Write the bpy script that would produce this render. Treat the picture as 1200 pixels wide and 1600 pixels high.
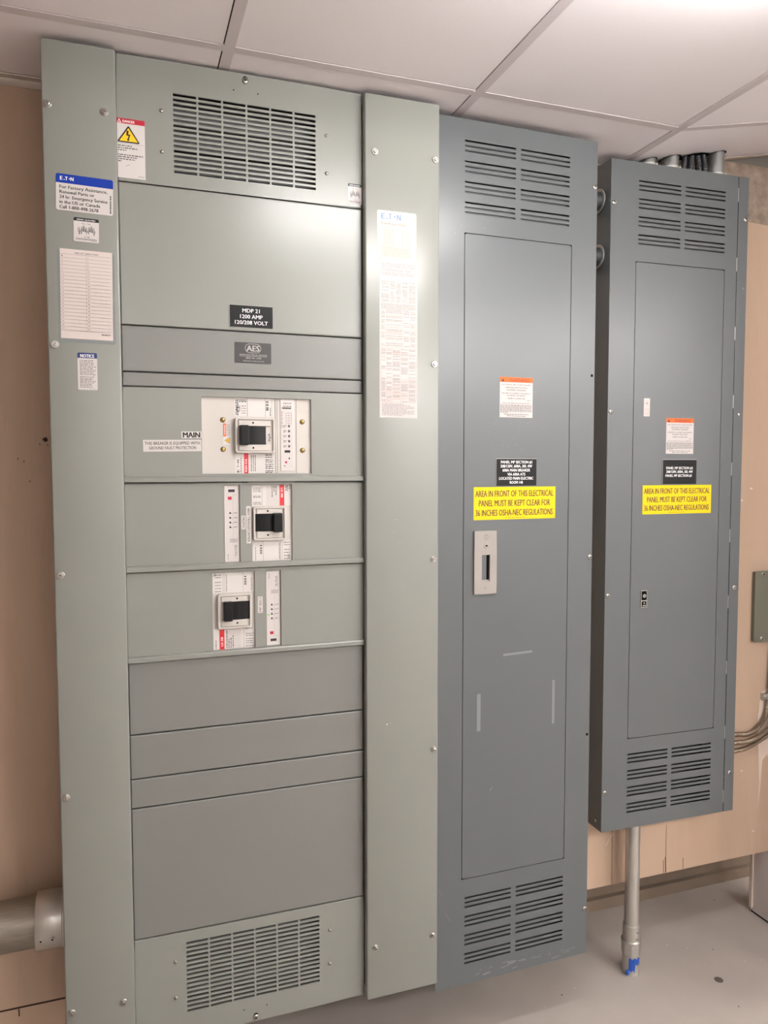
import bpy, bmesh, math, random
from mathutils import Vector, Matrix
random.seed(7)
for o in list(bpy.data.objects): bpy.data.objects.remove(o)
SC = bpy.context.scene
COL = SC.collection
H = 1.63          # eye height

# ------------------------------------------------------------------ camera
cam_d = bpy.data.cameras.new('camera'); cam = bpy.data.objects.new('camera', cam_d); COL.objects.link(cam)
cam_d.sensor_fit = 'VERTICAL'; cam_d.sensor_height = 36.0; cam_d.lens = 36.0 * 1180 / 1600
cam_d.clip_start = 0.02
def cam_axes(yaw, pitch, roll):
    f = Vector((math.sin(yaw)*math.cos(pitch), math.cos(yaw)*math.cos(pitch), math.sin(pitch)))
    r = Vector((math.cos(yaw), -math.sin(yaw), 0)); u = r.cross(f)
    c, s = math.cos(roll), math.sin(roll)
    return c*r + s*u, c*u - s*r, f
r_, u_, f_ = cam_axes(0.3355, -0.0580, -0.0013)
cam.matrix_world = Matrix(((r_.x, u_.x, -f_.x, 0), (r_.y, u_.y, -f_.y, 0), (r_.z, u_.z, -f_.z, H), (0, 0, 0, 1)))
SC.camera = cam

# ------------------------------------------------------------------ world, lamps, exposure
w = bpy.data.worlds.new('world'); SC.world = w; w.use_nodes = True
w.node_tree.nodes['Background'].inputs[0].default_value = (0.9, 0.85, 0.8, 1)
w.node_tree.nodes['Background'].inputs[1].default_value = 0.05
SC.view_settings.view_transform = 'Standard'
SC.view_settings.look = 'None'
SC.view_settings.gamma = 1.0
SC.view_settings.use_curve_mapping = False
SC.view_settings.exposure = 0.3
LIGHTCOL = (1.0, 0.985, 0.975)
LAMPS = [  # x, y, z of the underside, length x, length y, emission strength
    (0.86, 1.00, 2.485, 0.76, 0.07, 46),
    (3.70, 0.30, 2.600, 0.14, 0.60, 60),
    (1.90, -1.30, 2.475, 1.18, 0.16, 42),  # added fill light, unseen behind the viewer
    (3.50, -1.70, 2.600, 0.16, 1.18, 62),  # added fill light, unseen at the back right
    (0.20, -1.90, 2.475, 1.18, 0.16, 12),  # weak added fill light, unseen at the back left
]

# ------------------------------------------------------------------ materials
def S(v):   # display 0-255 -> linear
    v /= 255.0
    return v/12.92 if v <= .04045 else ((v+.055)/1.055)**2.4
def rgb(r, g, b): return (S(r), S(g), S(b), 1)
MATS = {}
def mat(name, col, rough=.5, metal=0.0, spec=.5, noise=0.0, nscale=8, bump=0.0, bscale=200, rvar=0.0, stretch=None, coat=0.0):
    if name in MATS: return MATS[name]
    m = bpy.data.materials.new(name); m.use_nodes = True
    nt = m.node_tree; b = nt.nodes['Principled BSDF']
    b.inputs['Base Color'].default_value = col; b.inputs['Roughness'].default_value = rough
    b.inputs['Metallic'].default_value = metal; b.inputs['Specular IOR Level'].default_value = spec
    if coat: b.inputs['Coat Weight'].default_value = coat; b.inputs['Coat Roughness'].default_value = .12
    if noise or bump or rvar:
        tc = nt.nodes.new('ShaderNodeTexCoord'); mp = nt.nodes.new('ShaderNodeMapping')
        nt.links.new(tc.outputs['Object'], mp.inputs['Vector'])
        if stretch: mp.inputs['Scale'].default_value = stretch
    if noise or rvar:
        n = nt.nodes.new('ShaderNodeTexNoise'); n.inputs['Scale'].default_value = nscale; n.inputs['Detail'].default_value = 5
        nt.links.new(mp.outputs[0], n.inputs['Vector'])
    if noise:
        mx = nt.nodes.new('ShaderNodeMix'); mx.data_type = 'RGBA'
        mx.inputs['A'].default_value = tuple(c*(1-noise) for c in col[:3]) + (1,)
        mx.inputs['B'].default_value = tuple(min(1, c*(1+noise)) for c in col[:3]) + (1,)
        nt.links.new(n.outputs['Fac'], mx.inputs['Factor']); nt.links.new(mx.outputs['Result'], b.inputs['Base Color'])
    if rvar:
        mr = nt.nodes.new('ShaderNodeMapRange'); mr.inputs['From Min'].default_value = .3; mr.inputs['From Max'].default_value = .7
        mr.inputs['To Min'].default_value = rough-rvar; mr.inputs['To Max'].default_value = rough+rvar
        nt.links.new(n.outputs['Fac'], mr.inputs['Value']); nt.links.new(mr.outputs['Result'], b.inputs['Roughness'])
    if bump:
        n2 = nt.nodes.new('ShaderNodeTexNoise'); n2.inputs['Scale'].default_value = bscale; n2.inputs['Detail'].default_value = 4
        nt.links.new(mp.outputs[0], n2.inputs['Vector'])
        bp = nt.nodes.new('ShaderNodeBump'); bp.inputs['Strength'].default_value = bump; bp.inputs['Distance'].default_value = .002
        nt.links.new(n2.outputs['Fac'], bp.inputs['Height']); nt.links.new(bp.outputs['Normal'], b.inputs['Normal'])
    MATS[name] = m
    return m

M_SW   = mat('switchboard_grey', rgb(134,135,129), .285, spec=.5, noise=.03, nscale=5, bump=.035, bscale=500, rvar=.008)
M_SWD  = mat('switchboard_grey_dark', rgb(120,120,116), .32, spec=.5, noise=.03, nscale=5, bump=.035, bscale=500, rvar=.008)
M_PB   = mat('panelboard_grey', rgb(91,95,96), .285, spec=.5, noise=.03, nscale=4, bump=.03, bscale=450, rvar=.008)
M_DARK = mat('cabinet_interior', rgb(52,52,50), .8)
M_BAF  = mat('baffle_grey', rgb(84,85,84), .6)
M_GAP  = mat('black_gap', rgb(12,12,12), .9, spec=.1)
M_ZINC = mat('zinc_screw', rgb(178,176,170), .3, metal=1)
M_GALV = mat('galvanised_steel', rgb(196,193,187), .36, metal=.8, noise=.12, nscale=14, rvar=.1)
M_GALVD= mat('scratched_conduit', rgb(150,142,132), .42, metal=.85, noise=.35, nscale=30, rvar=.12, stretch=(1,12,12))
M_FLEX = mat('armoured_cable', rgb(150,135,118), .42, metal=.8)
M_BRASS= mat('brass_screw', rgb(190,160,100), .35, metal=1)
M_WHITE= mat('label_white', rgb(202,196,193), .65, spec=.15)
M_CREAM= mat('label_cream', rgb(208,202,186), .65, spec=.15)
M_PAPER= mat('directory_paper', rgb(208,196,190), .7, spec=.2)
M_BLK  = mat('print_black', rgb(20,20,22), .5)
M_GREYT= mat('print_grey', rgb(82,78,78), .6)
M_LGREY= mat('print_light_grey', rgb(136,130,128), .6)
M_PINK = mat('print_pink', rgb(196,158,146), .6)
M_BLUE = mat('print_blue', rgb(14,52,150), .5, spec=.25)
M_LBLUE= mat('print_light_blue', rgb(40,100,196), .4)
M_NAVY = mat('print_navy', rgb(22,42,104), .4)
M_RED  = mat('print_red', rgb(205,38,44), .4)
M_DRED = mat('print_crimson', rgb(178,26,52), .4)
M_ORNG = mat('print_orange', rgb(226,100,36), .5, spec=.3)
M_YEL  = mat('sign_yellow', rgb(224,196,4), .5, spec=.25)
M_AMB  = mat('print_amber', rgb(244,192,24), .4)
M_MAR  = mat('print_maroon', rgb(74,22,20), .5)
M_PLATE= mat('engraved_plate_black', rgb(18,18,20), .5, spec=.25)
M_AESP = mat('business_plate_charcoal', rgb(52,50,50), .4)
M_ENGR = mat('engraved_white', rgb(235,235,235), .5)
M_SILV = mat('engraved_silver', rgb(180,178,172), .45)
M_BRK  = mat('breaker_plastic', rgb(196,190,183), .42, noise=.02, nscale=20)
M_BRK2 = mat('breaker_sticker', rgb(208,203,199), .5)
M_HAND = mat('handle_black', rgb(12,12,14), .4, spec=.25)
M_GREEN= mat('led_green', rgb(120,200,60), .4)
M_TAPE = mat('clear_tape_residue', rgb(122,126,126), .32)
M_BTAPE= mat('blue_tape', rgb(38,84,176), .5, noise=.25, nscale=60)
M_TAUPE= mat('latch_taupe', rgb(154,147,141), .42)
M_JBOX = mat('junction_box_olive', rgb(112,112,98), .42, bump=.04, bscale=400)
M_TRIM = mat('wall_angle', rgb(196,182,170), .5)
M_CRACK= mat('wall_crack', rgb(60,44,36), .9)
M_MUD  = mat('drywall_compound', rgb(222,204,190), .8, noise=.1, nscale=12)
M_TILE = mat('ceiling_tile', rgb(244,238,240), .85, noise=.015, nscale=3, bump=.12, bscale=350)
M_TEE  = mat('ceiling_tee', rgb(214,205,206), .55)
M_DRYW = mat('white_wall_paint', rgb(214,204,200), .5, noise=.03, nscale=6)
M_BLOCK= mat('concrete_block', rgb(128,112,96), .9, noise=.18, nscale=10, bump=.5, bscale=60)
M_ROUGH= mat('raw_plaster', rgb(150,134,120), .9, noise=.6, nscale=34, bump=.8, bscale=50)
M_ROOM = mat('room_wall_beige', rgb(236,233,230), .7)
M_FIX  = mat('fixture_white', rgb(230,230,228), .4)
M_GLOW = mat('fixture_diffuser', rgb(245,240,235), .6)
def glow(k, strength):
    m = M_GLOW.copy(); b = m.node_tree.nodes['Principled BSDF']
    b.inputs['Emission Color'].default_value = (*LIGHTCOL, 1); b.inputs['Emission Strength'].default_value = strength; return m

def wood_wall():
    m = bpy.data.materials.new('painted_plywood'); m.use_nodes = True; nt = m.node_tree; b = nt.nodes['Principled BSDF']
    b.inputs['Roughness'].default_value = .46; b.inputs['Specular IOR Level'].default_value = .35
    tc = nt.nodes.new('ShaderNodeTexCoord'); mp = nt.nodes.new('ShaderNodeMapping'); mp.inputs['Scale'].default_value = (1, 1, .16)
    nt.links.new(tc.outputs['Object'], mp.inputs['Vector'])
    n = nt.nodes.new('ShaderNodeTexNoise'); n.inputs['Scale'].default_value = 5; n.inputs['Detail'].default_value = 6
    n.inputs['Distortion'].default_value = .8
    nt.links.new(mp.outputs[0], n.inputs['Vector'])
    cr = nt.nodes.new('ShaderNodeValToRGB'); cr.color_ramp.elements[0].position = .3; cr.color_ramp.elements[1].position = .72
    cr.color_ramp.elements[0].color = rgb(184,158,136); cr.color_ramp.elements[1].color = rgb(198,173,151)
    nt.links.new(n.outputs['Fac'], cr.inputs['Fac'])
    # fine checks (thin vertical paint cracks)
    n3 = nt.nodes.new('ShaderNodeTexNoise'); n3.inputs['Scale'].default_value = 42; n3.inputs['Detail'].default_value = 8; n3.inputs['Distortion'].default_value = 1.2
    nt.links.new(mp.outputs[0], n3.inputs['Vector'])
    c3 = nt.nodes.new('ShaderNodeValToRGB'); c3.color_ramp.elements[0].position = .23; c3.color_ramp.elements[1].position = .28
    c3.color_ramp.elements[0].color = (.8,.76,.72,1); c3.color_ramp.elements[1].color = (1,1,1,1)
    nt.links.new(n3.outputs['Fac'], c3.inputs['Fac'])
    mu = nt.nodes.new('ShaderNodeMix'); mu.data_type = 'RGBA'; mu.blend_type = 'MULTIPLY'; mu.inputs['Factor'].default_value = 1
    nt.links.new(cr.outputs[0], mu.inputs['A']); nt.links.new(c3.outputs[0], mu.inputs['B'])
    nt.links.new(mu.outputs['Result'], b.inputs['Base Color'])
    ad = nt.nodes.new('ShaderNodeMath'); ad.operation = 'ADD'
    nt.links.new(n.outputs['Fac'], ad.inputs[0]); nt.links.new(n3.outputs['Fac'], ad.inputs[1])
    bp = nt.nodes.new('ShaderNodeBump'); bp.inputs['Strength'].default_value = .35; bp.inputs['Distance'].default_value = .003
    nt.links.new(ad.outputs[0], bp.inputs['Height']); nt.links.new(bp.outputs[0], b.inputs['Normal'])
    return m
M_WALL = wood_wall()

def floor_mat():
    m = bpy.data.materials.new('painted_concrete_floor'); m.use_nodes = True; nt = m.node_tree; b = nt.nodes['Principled BSDF']
    b.inputs['Roughness'].default_value = .42; b.inputs['Specular IOR Level'].default_value = .4
    tc = nt.nodes.new('ShaderNodeTexCoord')
    n = nt.nodes.new('ShaderNodeTexNoise'); n.inputs['Scale'].default_value = 2.6; n.inputs['Detail'].default_value = 7
    nt.links.new(tc.outputs['Object'], n.inputs['Vector'])
    cr = nt.nodes.new('ShaderNodeValToRGB'); cr.color_ramp.elements[0].position = .3; cr.color_ramp.elements[1].position = .7
    cr.color_ramp.elements[0].color = rgb(172,163,155); cr.color_ramp.elements[1].color = rgb(190,181,173)
    nt.links.new(n.outputs['Fac'], cr.inputs['Fac'])
    last = cr.outputs[0]
    for sc, thr, col in ((38, .045, rgb(228,220,210)), (23, .04, rgb(70,60,52))):
        v = nt.nodes.new('ShaderNodeTexVoronoi'); v.inputs['Scale'].default_value = sc
        nt.links.new(tc.outputs['Object'], v.inputs['Vector'])
        wn = nt.nodes.new('ShaderNodeSeparateColor'); nt.links.new(v.outputs['Color'], wn.inputs[0])
        gt = nt.nodes.new('ShaderNodeMath'); gt.operation = 'GREATER_THAN'; gt.inputs[1].default_value = .86
        nt.links.new(wn.outputs[0], gt.inputs[0])
        lt = nt.nodes.new('ShaderNodeMath'); lt.operation = 'LESS_THAN'; lt.inputs[1].default_value = thr*1.6
        nt.links.new(v.outputs['Distance'], lt.inputs[0])
        ml = nt.nodes.new('ShaderNodeMath'); ml.operation = 'MULTIPLY'
        nt.links.new(gt.outputs[0], ml.inputs[0]); nt.links.new(lt.outputs[0], ml.inputs[1])
        mx = nt.nodes.new('ShaderNodeMix'); mx.data_type = 'RGBA'; nt.links.new(ml.outputs[0], mx.inputs['Factor'])
        nt.links.new(last, mx.inputs['A']); mx.inputs['B'].default_value = col; last = mx.outputs['Result']
    nt.links.new(last, b.inputs['Base Color'])
    bp = nt.nodes.new('ShaderNodeBump'); bp.inputs['Strength'].default_value = .1; bp.inputs['Distance'].default_value = .004
    nt.links.new(n.outputs['Fac'], bp.inputs['Height']); nt.links.new(bp.outputs[0], b.inputs['Normal'])
    return m
M_FLOOR = floor_mat()

# ------------------------------------------------------------------ helpers
def link(name, me, parent=None, mats=(), loc=(0,0,0), rot=(0,0,0)):
    o = bpy.data.objects.new(name, me); COL.objects.link(o)
    for m in mats: me.materials.append(m)
    o.parent = parent; o.location = loc; o.rotation_euler = rot
    return o
def obj(name, bm, m, parent=None, loc=(0,0,0), rot=(0,0,0), smooth=False, label=None):
    bmesh.ops.recalc_face_normals(bm, faces=bm.faces[:])
    me = bpy.data.meshes.new(name); bm.to_mesh(me); bm.free()
    if smooth:
        for p in me.polygons: p.use_smooth = True
        me.set_sharp_from_angle(angle=math.radians(35))
    o = link(name, me, parent, m if isinstance(m, (list, tuple)) else (m,), loc, rot)
    if label: o['label'] = label
    return o
def empty(name, loc, rz, label, cat, group=None):
    o = bpy.data.objects.new(name, None); COL.objects.link(o); o.location = loc; o.rotation_euler = (0,0,rz)
    o.empty_display_size = .05
    o['label'] = label; o['category'] = cat
    if group: o['group'] = group
    return o
def tag(o, label, cat, group=None):
    o['label'] = label; o['category'] = cat
    if group: o['group'] = group
    return o
def struct(o): o['kind'] = 'structure'; return o
def box(bm, x0, x1, y0, y1, z0, z1, mi=0, bevel=0, seg=2):
    vs = [bm.verts.new((x, y, z)) for x in (x0, x1) for y in (y0, y1) for z in (z0, z1)]
    fs = [bm.faces.new([vs[i] for i in q]) for q in ((0,1,3,2),(4,6,7,5),(0,4,5,1),(2,3,7,6),(0,2,6,4),(1,5,7,3))]
    for f in fs: f.material_index = mi
    if bevel:
        es = list({e for f in fs for e in f.edges})
        r = bmesh.ops.bevel(bm, geom=es, offset=bevel, segments=seg, affect='EDGES', profile=.5)
        for f in r['faces']: f.material_index = mi
    return bm
def newbox(*a, **k): return box(bmesh.new(), *a, **k)
def plate_holes(x0, x1, z0, z1, holes, y0, th, bevel=0):
    """sheet in the XZ plane, front at y0, real rectangular holes"""
    xs = sorted({x0, x1, *[h[0] for h in holes], *[h[1] for h in holes]})
    zs = sorted({z0, z1, *[h[2] for h in holes], *[h[3] for h in holes]})
    bm = bmesh.new(); V = {}
    def v(i, j):
        if (i, j) not in V: V[i, j] = bm.verts.new((xs[i], y0, zs[j]))
        return V[i, j]
    for i in range(len(xs)-1):
        for j in range(len(zs)-1):
            cx, cz = (xs[i]+xs[i+1])/2, (zs[j]+zs[j+1])/2
            if any(h[0] < cx < h[1] and h[2] < cz < h[3] for h in holes): continue
            bm.faces.new((v(i,j), v(i+1,j), v(i+1,j+1), v(i,j+1)))
    front = bm.faces[:]
    r = bmesh.ops.extrude_face_region(bm, geom=front, use_keep_orig=True)
    for e in r['geom']:
        if isinstance(e, bmesh.types.BMVert): e.co.y += th
    bm.verts.ensure_lookup_table()
    if bevel:
        es = [e for e in bm.edges if all(abs(q.co.y-y0) < 1e-6 for q in e.verts) and
              (all(abs(q.co.x-x0) < 1e-6 for q in e.verts) or all(abs(q.co.x-x1) < 1e-6 for q in e.verts) or
               all(abs(q.co.z-z0) < 1e-6 for q in e.verts) or all(abs(q.co.z-z1) < 1e-6 for q in e.verts))]
        bmesh.ops.bevel(bm, geom=es, offset=bevel, segments=2, affect='EDGES', profile=.5)
    return bm
def rrect_pts(x0, x1, z0, z1, r, n=5):
    pts = []
    if r <= 0: return [(x0,z0),(x1,z0),(x1,z1),(x0,z1)]
    for cx, cz, a in ((x1-r, z0+r, -90), (x1-r, z1-r, 0), (x0+r, z1-r, 90), (x0+r, z0+r, 180)):
        for k in range(n+1):
            t = math.radians(a + 90*k/n); pts.append((cx+r*math.cos(t), cz+r*math.sin(t)))
    return pts
def prism(bm, pts, y0, y1, mi=0, bevel=0):
    a = [bm.verts.new((x, y0, z)) for x, z in pts]; b = [bm.verts.new((x, y1, z)) for x, z in pts]
    f0 = bm.faces.new(a); fs = [f0, bm.faces.new(b[::-1])]
    n = len(pts)
    for i in range(n): fs.append(bm.faces.new((a[i], b[i], b[(i+1)%n], a[(i+1)%n])))
    for f in fs: f.material_index = mi
    if bevel:
        r = bmesh.ops.bevel(bm, geom=list(f0.edges), offset=bevel, segments=2, affect='EDGES', profile=.5)
        for f in r['faces']: f.material_index = mi
    return bm
def lathe(bm, prof, axis='Z', c=(0,0,0), n=32, mi=0):
    """prof: list of (radius, height)"""
    rings = []
    for r, h in prof:
        ring = []
        for k in range(n):
            t = 2*math.pi*k/n; a, b_ = r*math.cos(t), r*math.sin(t)
            p = {'Z': (a, b_, h), 'X': (h, a, b_), 'Y': (a, h, b_)}[axis]
            ring.append(bm.verts.new((p[0]+c[0], p[1]+c[1], p[2]+c[2])))
        rings.append(ring)
    for q, s in zip(rings, rings[1:]):
        for k in range(n):
            f = bm.faces.new((q[k], q[(k+1)%n], s[(k+1)%n], s[k])); f.material_index = mi
    for ring in (rings[0], rings[-1]):
        f = bm.faces.new(ring); f.material_index = mi
    return bm
def tube(bm, pts, rad, n=12, ridge=0, step=.004, mi=0):
    """smooth tube through pts; ridge>0 gives an armoured, ringed outline"""
    P = [Vector(p) for p in pts]
    path = []
    for i in range(len(P)-1):
        p0 = P[max(i-1,0)]; p1 = P[i]; p2 = P[i+1]; p3 = P[min(i+2, len(P)-1)]
        m = max(2, int((p2-p1).length/step))
        for k in range(m):
            t = k/m
            path.append(.5*((2*p1) + (p2-p0)*t + (2*p0-5*p1+4*p2-p3)*t*t + (3*p1-p0-3*p2+p3)*t**3))
    path.append(P[-1])
    prev = None; up = Vector((0,1,0)); i = 0
    for i, p in enumerate(path):
        d = (path[min(i+1,len(path)-1)] - path[max(i-1,0)]).normalized()
        a = up.cross(d)
        if a.length < .1: a = Vector((1,0,0)).cross(d)
        a.normalize(); b_ = d.cross(a)
        rr = rad*(1 + (ridge if i % 2 else -ridge))
        ring = [bm.verts.new(p + a*rr*math.cos(2*math.pi*k/n) + b_*rr*math.sin(2*math.pi*k/n)) for k in range(n)]
        if prev:
            for k in range(n):
                f = bm.faces.new((prev[k], prev[(k+1)%n], ring[(k+1)%n], ring[k])); f.material_index = mi
        else: bm.faces.new(ring[::-1]).material_index = mi
        prev = ring
    bm.faces.new(prev).material_index = mi
    return bm

# text as mesh data ------------------------------------------------
_tc = {}
def glyphs(s, bold=0.0):
    if (s, bold) in _tc: return _tc[s, bold]
    cu = bpy.data.curves.new('txt', 'FONT'); cu.body = s; cu.size = 1.0; cu.resolution_u = 2; cu.offset = bold
    o = bpy.data.objects.new('txt', cu); COL.objects.link(o)
    bpy.context.view_layer.update()
    me = bpy.data.meshes.new_from_object(o.evaluated_get(bpy.context.evaluated_depsgraph_get()))
    vs = [tuple(v.co[:2]) for v in me.vertices]; fs = [tuple(p.vertices) for p in me.polygons]
    bpy.data.objects.remove(o); bpy.data.curves.remove(cu); bpy.data.meshes.remove(me)
    _tc[s, bold] = (vs, fs); return vs, fs
CAP = max(v[1] for v in glyphs('H')[0])

class Sticker:
    """flat sticker/plate in the XZ plane; fx, fy run 0..1 from its top left corner"""
    def __init__(s, u0, u1, z0, z1, y, mats, radius=.002, thick=.0006, lean=0, tilt=0):
        s.u0, s.u1, s.z0, s.z1, s.y, s.mats = u0, u1, z0, z1, y, list(mats)
        s.w, s.h = u1-u0, z1-z0; s.bm = bmesh.new(); s.t = thick; s.tilt = tilt
        prism(s.bm, rrect_pts(-s.w/2, s.w/2, -s.h/2, s.h/2, radius), -thick, 0)
        s.r = radius; s.k = 0
    def P(s, fx, fy): return ((fx-.5)*s.w, (.5-fy)*s.h)
    def layer(s): s.k += 1; return -s.t - .00012*(1 + (s.k % 3)*.4)
    def poly(s, pts, m, y=None):
        s.k += 1; y = -s.t-.0001-s.k*1e-5
        s.raw(pts, m, y)
    def raw(s, pts, m, y):
        vs = [s.bm.verts.new((s.P(*p)[0], y, s.P(*p)[1])) for p in pts]
        s.bm.faces.new(vs).material_index = m
    def bar(s, fx0, fy0, fx1, fy1, m, y=None): s.poly([(fx0,fy0),(fx1,fy0),(fx1,fy1),(fx0,fy1)], m, y)
    def header(s, fy1, m):   # coloured header that follows the round corners
        pts = rrect_pts(-s.w/2, s.w/2, -s.h/2, s.h/2, s.r); zc = s.h*(.5-fy1)
        q = [(x, z) for x, z in pts if z > zc]
        vs = [s.bm.verts.new((x, -s.t-.00008, z)) for x, z in [(s.w/2, zc)] + q + [(-s.w/2, zc)]]
        s.bm.faces.new(vs).material_index = m
    def text(s, t, fx0, fx1, fyb, fh, m, bold=0.0, rot=0, y=None):
        """baseline at fyb, capitals fh high, stretched to run fx0..fx1. rot 90/-90: runs up/down, fx0..fx1 then are fy range, fyb the x of the baseline"""
        vs, fs = glyphs(t)
        if not vs: return
        if bold:      # heavier strokes: the outline laid down again slightly to each side
            n0 = len(vs); b1 = bold*1.1
            vs = [(x+dx, y_, k) for k, dx in enumerate((-b1, 0, b1)) for x, y_ in vs]; fs = [tuple(i+k*n0 for i in f) for k in range(3) for f in fs]
        xa = min(v[0] for v in vs); xb = max(v[0] for v in vs)
        s.k += 3; y = -s.t-.0001-s.k*1e-5
        lay = lambda v: y + (1e-5*v[2] if len(v) > 2 else 0)
        if rot == 0:
            x0 = (fx0-.5)*s.w; sx = (fx1-fx0)*s.w/(xb-xa); sz = fh*s.h/CAP; zb = (.5-fyb)*s.h
            nv = [s.bm.verts.new((x0+(v[0]-xa)*sx, lay(v), zb+v[1]*sz)) for v in vs]
        else:
            ln = abs(fx1-fx0)*s.h; sx = ln/(xb-xa); sz = fh*s.w/CAP; xbse = (fyb-.5)*s.w
            if rot == 90:    # reads upward, starts at fy=fx0 (lower)
                zs = (.5-fx0)*s.h; nv = [s.bm.verts.new((xbse - v[1]*sz, lay(v), zs+(v[0]-xa)*sx)) for v in vs]
            else:            # reads downward
                zs = (.5-fx0)*s.h; nv = [s.bm.verts.new((xbse + v[1]*sz, lay(v), zs-(v[0]-xa)*sx)) for v in vs]
        for f in fs:
            try: s.bm.faces.new([nv[i] for i in f]).material_index = m
            except ValueError: pass
    def dashes(s, fx0, fx1, fy, fh, m, wl=.05, rot=0):
        """illegibly small print: a row of word-length strokes"""
        x = fx0
        while x < fx1:
            e = min(fx1, x + wl*random.uniform(.4, 1.5))
            a = (fy, x, fy+fh, e) if rot else (x, fy, e, fy+fh)
            s.raw([(a[0],a[1]),(a[2],a[1]),(a[2],a[3]),(a[0],a[3])], m, -s.t-.00011-s.k*1e-5)
            x = e + wl*.28
    def done(s, name, parent, label=None):
        o = obj(name, s.bm, s.mats, parent, loc=((s.u0+s.u1)/2, s.y, (s.z0+s.z1)/2), rot=(0, -math.radians(s.tilt), 0))
        if label: o['label'] = label
        return o

# screws -----------------------------------------------------------
def hex_screw_mesh(r=.0085):
    bm = bmesh.new()
    lathe(bm, [(r, 0), (r, -.0012), (r*.86, -.0022)], 'Y', n=24)
    pts = [(r*.62*math.cos(math.pi/3*k), r*.62*math.sin(math.pi/3*k)) for k in range(6)]
    prism(bm, pts, -.0065, -.002, 0, .0008)
    box(bm, -r*.4, r*.4, -.0068, -.0060, -.0006, .0006, 1)
    bmesh.ops.recalc_face_normals(bm, faces=bm.faces[:])
    me = bpy.data.meshes.new('hex_screw'); bm.to_mesh(me); bm.free(); me.materials.append(M_ZINC); me.materials.append(M_GAP); return me
def pan_screw_mesh(r, m, cross=True):
    bm = bmesh.new()
    lathe(bm, [(r, 0), (r, -.0008), (r*.9, -.0020), (r*.6, -.0030), (r*.2, -.0034)], 'Y', n=24)
    box(bm, -r*.5, r*.5, -.0037, -.0030, -r*.1, r*.1, 1)
    if cross: box(bm, -r*.1, r*.1, -.0037, -.0030, -r*.5, r*.5, 1)
    bmesh.ops.recalc_face_normals(bm, faces=bm.faces[:])
    me = bpy.data.meshes.new('pan_screw'); bm.to_mesh(me); bm.free(); me.materials.append(m); me.materials.append(M_GAP)
    for p in me.polygons: p.use_smooth = True
    me.set_sharp_from_angle(angle=math.radians(40)); return me
HEX = hex_screw_mesh(); PAN = pan_screw_mesh(.0072, M_ZINC); RIVET = pan_screw_mesh(.0042, M_ZINC, False); BRS = pan_screw_mesh(.0052, M_BRASS, False)
def screw(me, parent, x, y, z, name='screw'):
    o = bpy.data.objects.new(name, me); COL.objects.link(o); o.parent = parent; o.location = (x, y, z)
    o.rotation_euler = (0, random.uniform(0, 3), 0); return o
def hole_dot(parent, x, y, z, r=.003):
    return obj('screw_hole', lathe(bmesh.new(), [(r, 0), (r, -.0003)], 'Y', n=16), M_GAP, parent, (x, y, z))

# ================================================================== STRUCTURE
CZ = 2.551                         # ceiling height
BACKY = 2.025                      # face of the painted plywood
struct(obj('floor', newbox(-1.9, 4.2, -2.6, 2.34, -.05, 0), M_FLOOR))
# block wall behind everything
struct(obj('wall_back', newbox(-1.9, 4.2, 2.305, 2.345, 0, 2.75), M_BLOCK))
obj('ledge', newbox(-1.9, 2.6, 2.285, 2.305, 0, .042), M_BLOCK, bpy.data.objects['wall_back'])
# painted plywood in front of it, hung clear of the floor
bm = newbox(-1.9, 2.157, BACKY, BACKY+.02, .264, 2.632)
def strip(bm, x0, z0, x1, z1, wd, mi=1, y=BACKY-.0006):
    d = Vector((x1-x0, 0, z1-z0)); n = Vector((-d.z, 0, d.x)).normalized()*wd/2
    vs = [bm.verts.new((p[0]+q*n.x, y, p[1]+q*n.z)) for p, q in (((x0,z0),1),((x0,z0),-1),((x1,z1),-1),((x1,z1),1))]
    bm.faces.new(vs).material_index = mi
for a in ((1.493,.52,1.496,.265,.0016),(1.7102,.43,1.7105,.32,.0016),(1.709,.32,1.7116,.266,.0035),(1.7006,.31,1.703,.266,.002),(1.7823,.305,1.7832,.266,.002)):
    strip(bm, *a)
strip(bm, 1.47, .40, 1.50, .44, .0015, 2)
# chipped hole and flakes left of the switchboard
prism(bm, [(-.178,1.703),(-.170,1.707),(-.166,1.702),(-.1665,1.697),(-.172,1.695),(-.176,1.698)], BACKY-.0012, BACKY, 1)
for x, z in ((-.186,1.690),(-.168,1.688),(-.235,1.655),(-.222,1.648),(-.21,1.60)): prism(bm, [(x,z),(x+.003,z+.001),(x+.002,z-.004)], BACKY-.001, BACKY, 1)
# drywall compound at the right-hand corner
prism(bm, [(2.157,.87),(2.10,.84),(2.092,.74),(2.097,.66),(2.107,.52),(2.104,.43),(2.112,.50),(2.118,.60),(2.14,.62),(2.157,.56)], BACKY-.0008, BACKY, 2)
for x, z in ((2.02,.575),(2.03,1.56),(2.05,1.16),(1.99,1.52),(2.08,.35)): prism(bm, [(x,z),(x+.008,z+.003),(x+.012,z-.002),(x+.004,z-.005)], BACKY-.0008, BACKY, 2)
# bare strip at the very top right
prism(bm, [(1.78,2.46),(2.157,2.44),(2.157,2.632),(1.78,2.632)], BACKY-.0015, BACKY, 3)
pw = struct(obj('wall_plywood', bm, (M_WALL, M_CRACK, M_MUD, M_ROUGH)))
bm = newbox(-1.9, -.02, BACKY-.001, BACKY+.02, 0, .2745)
strip(bm, -.268, .2745, -.2675, .255, .003, 1, BACKY-.0016)
struct(obj('wall_plywood_lower', bm, (M_WALL, M_CRACK)))
bm = newbox(-1.9, -.02, BACKY-.0004, BACKY, .272, .279)
struct(obj('trim_1', bm, M_CRACK))
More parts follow.
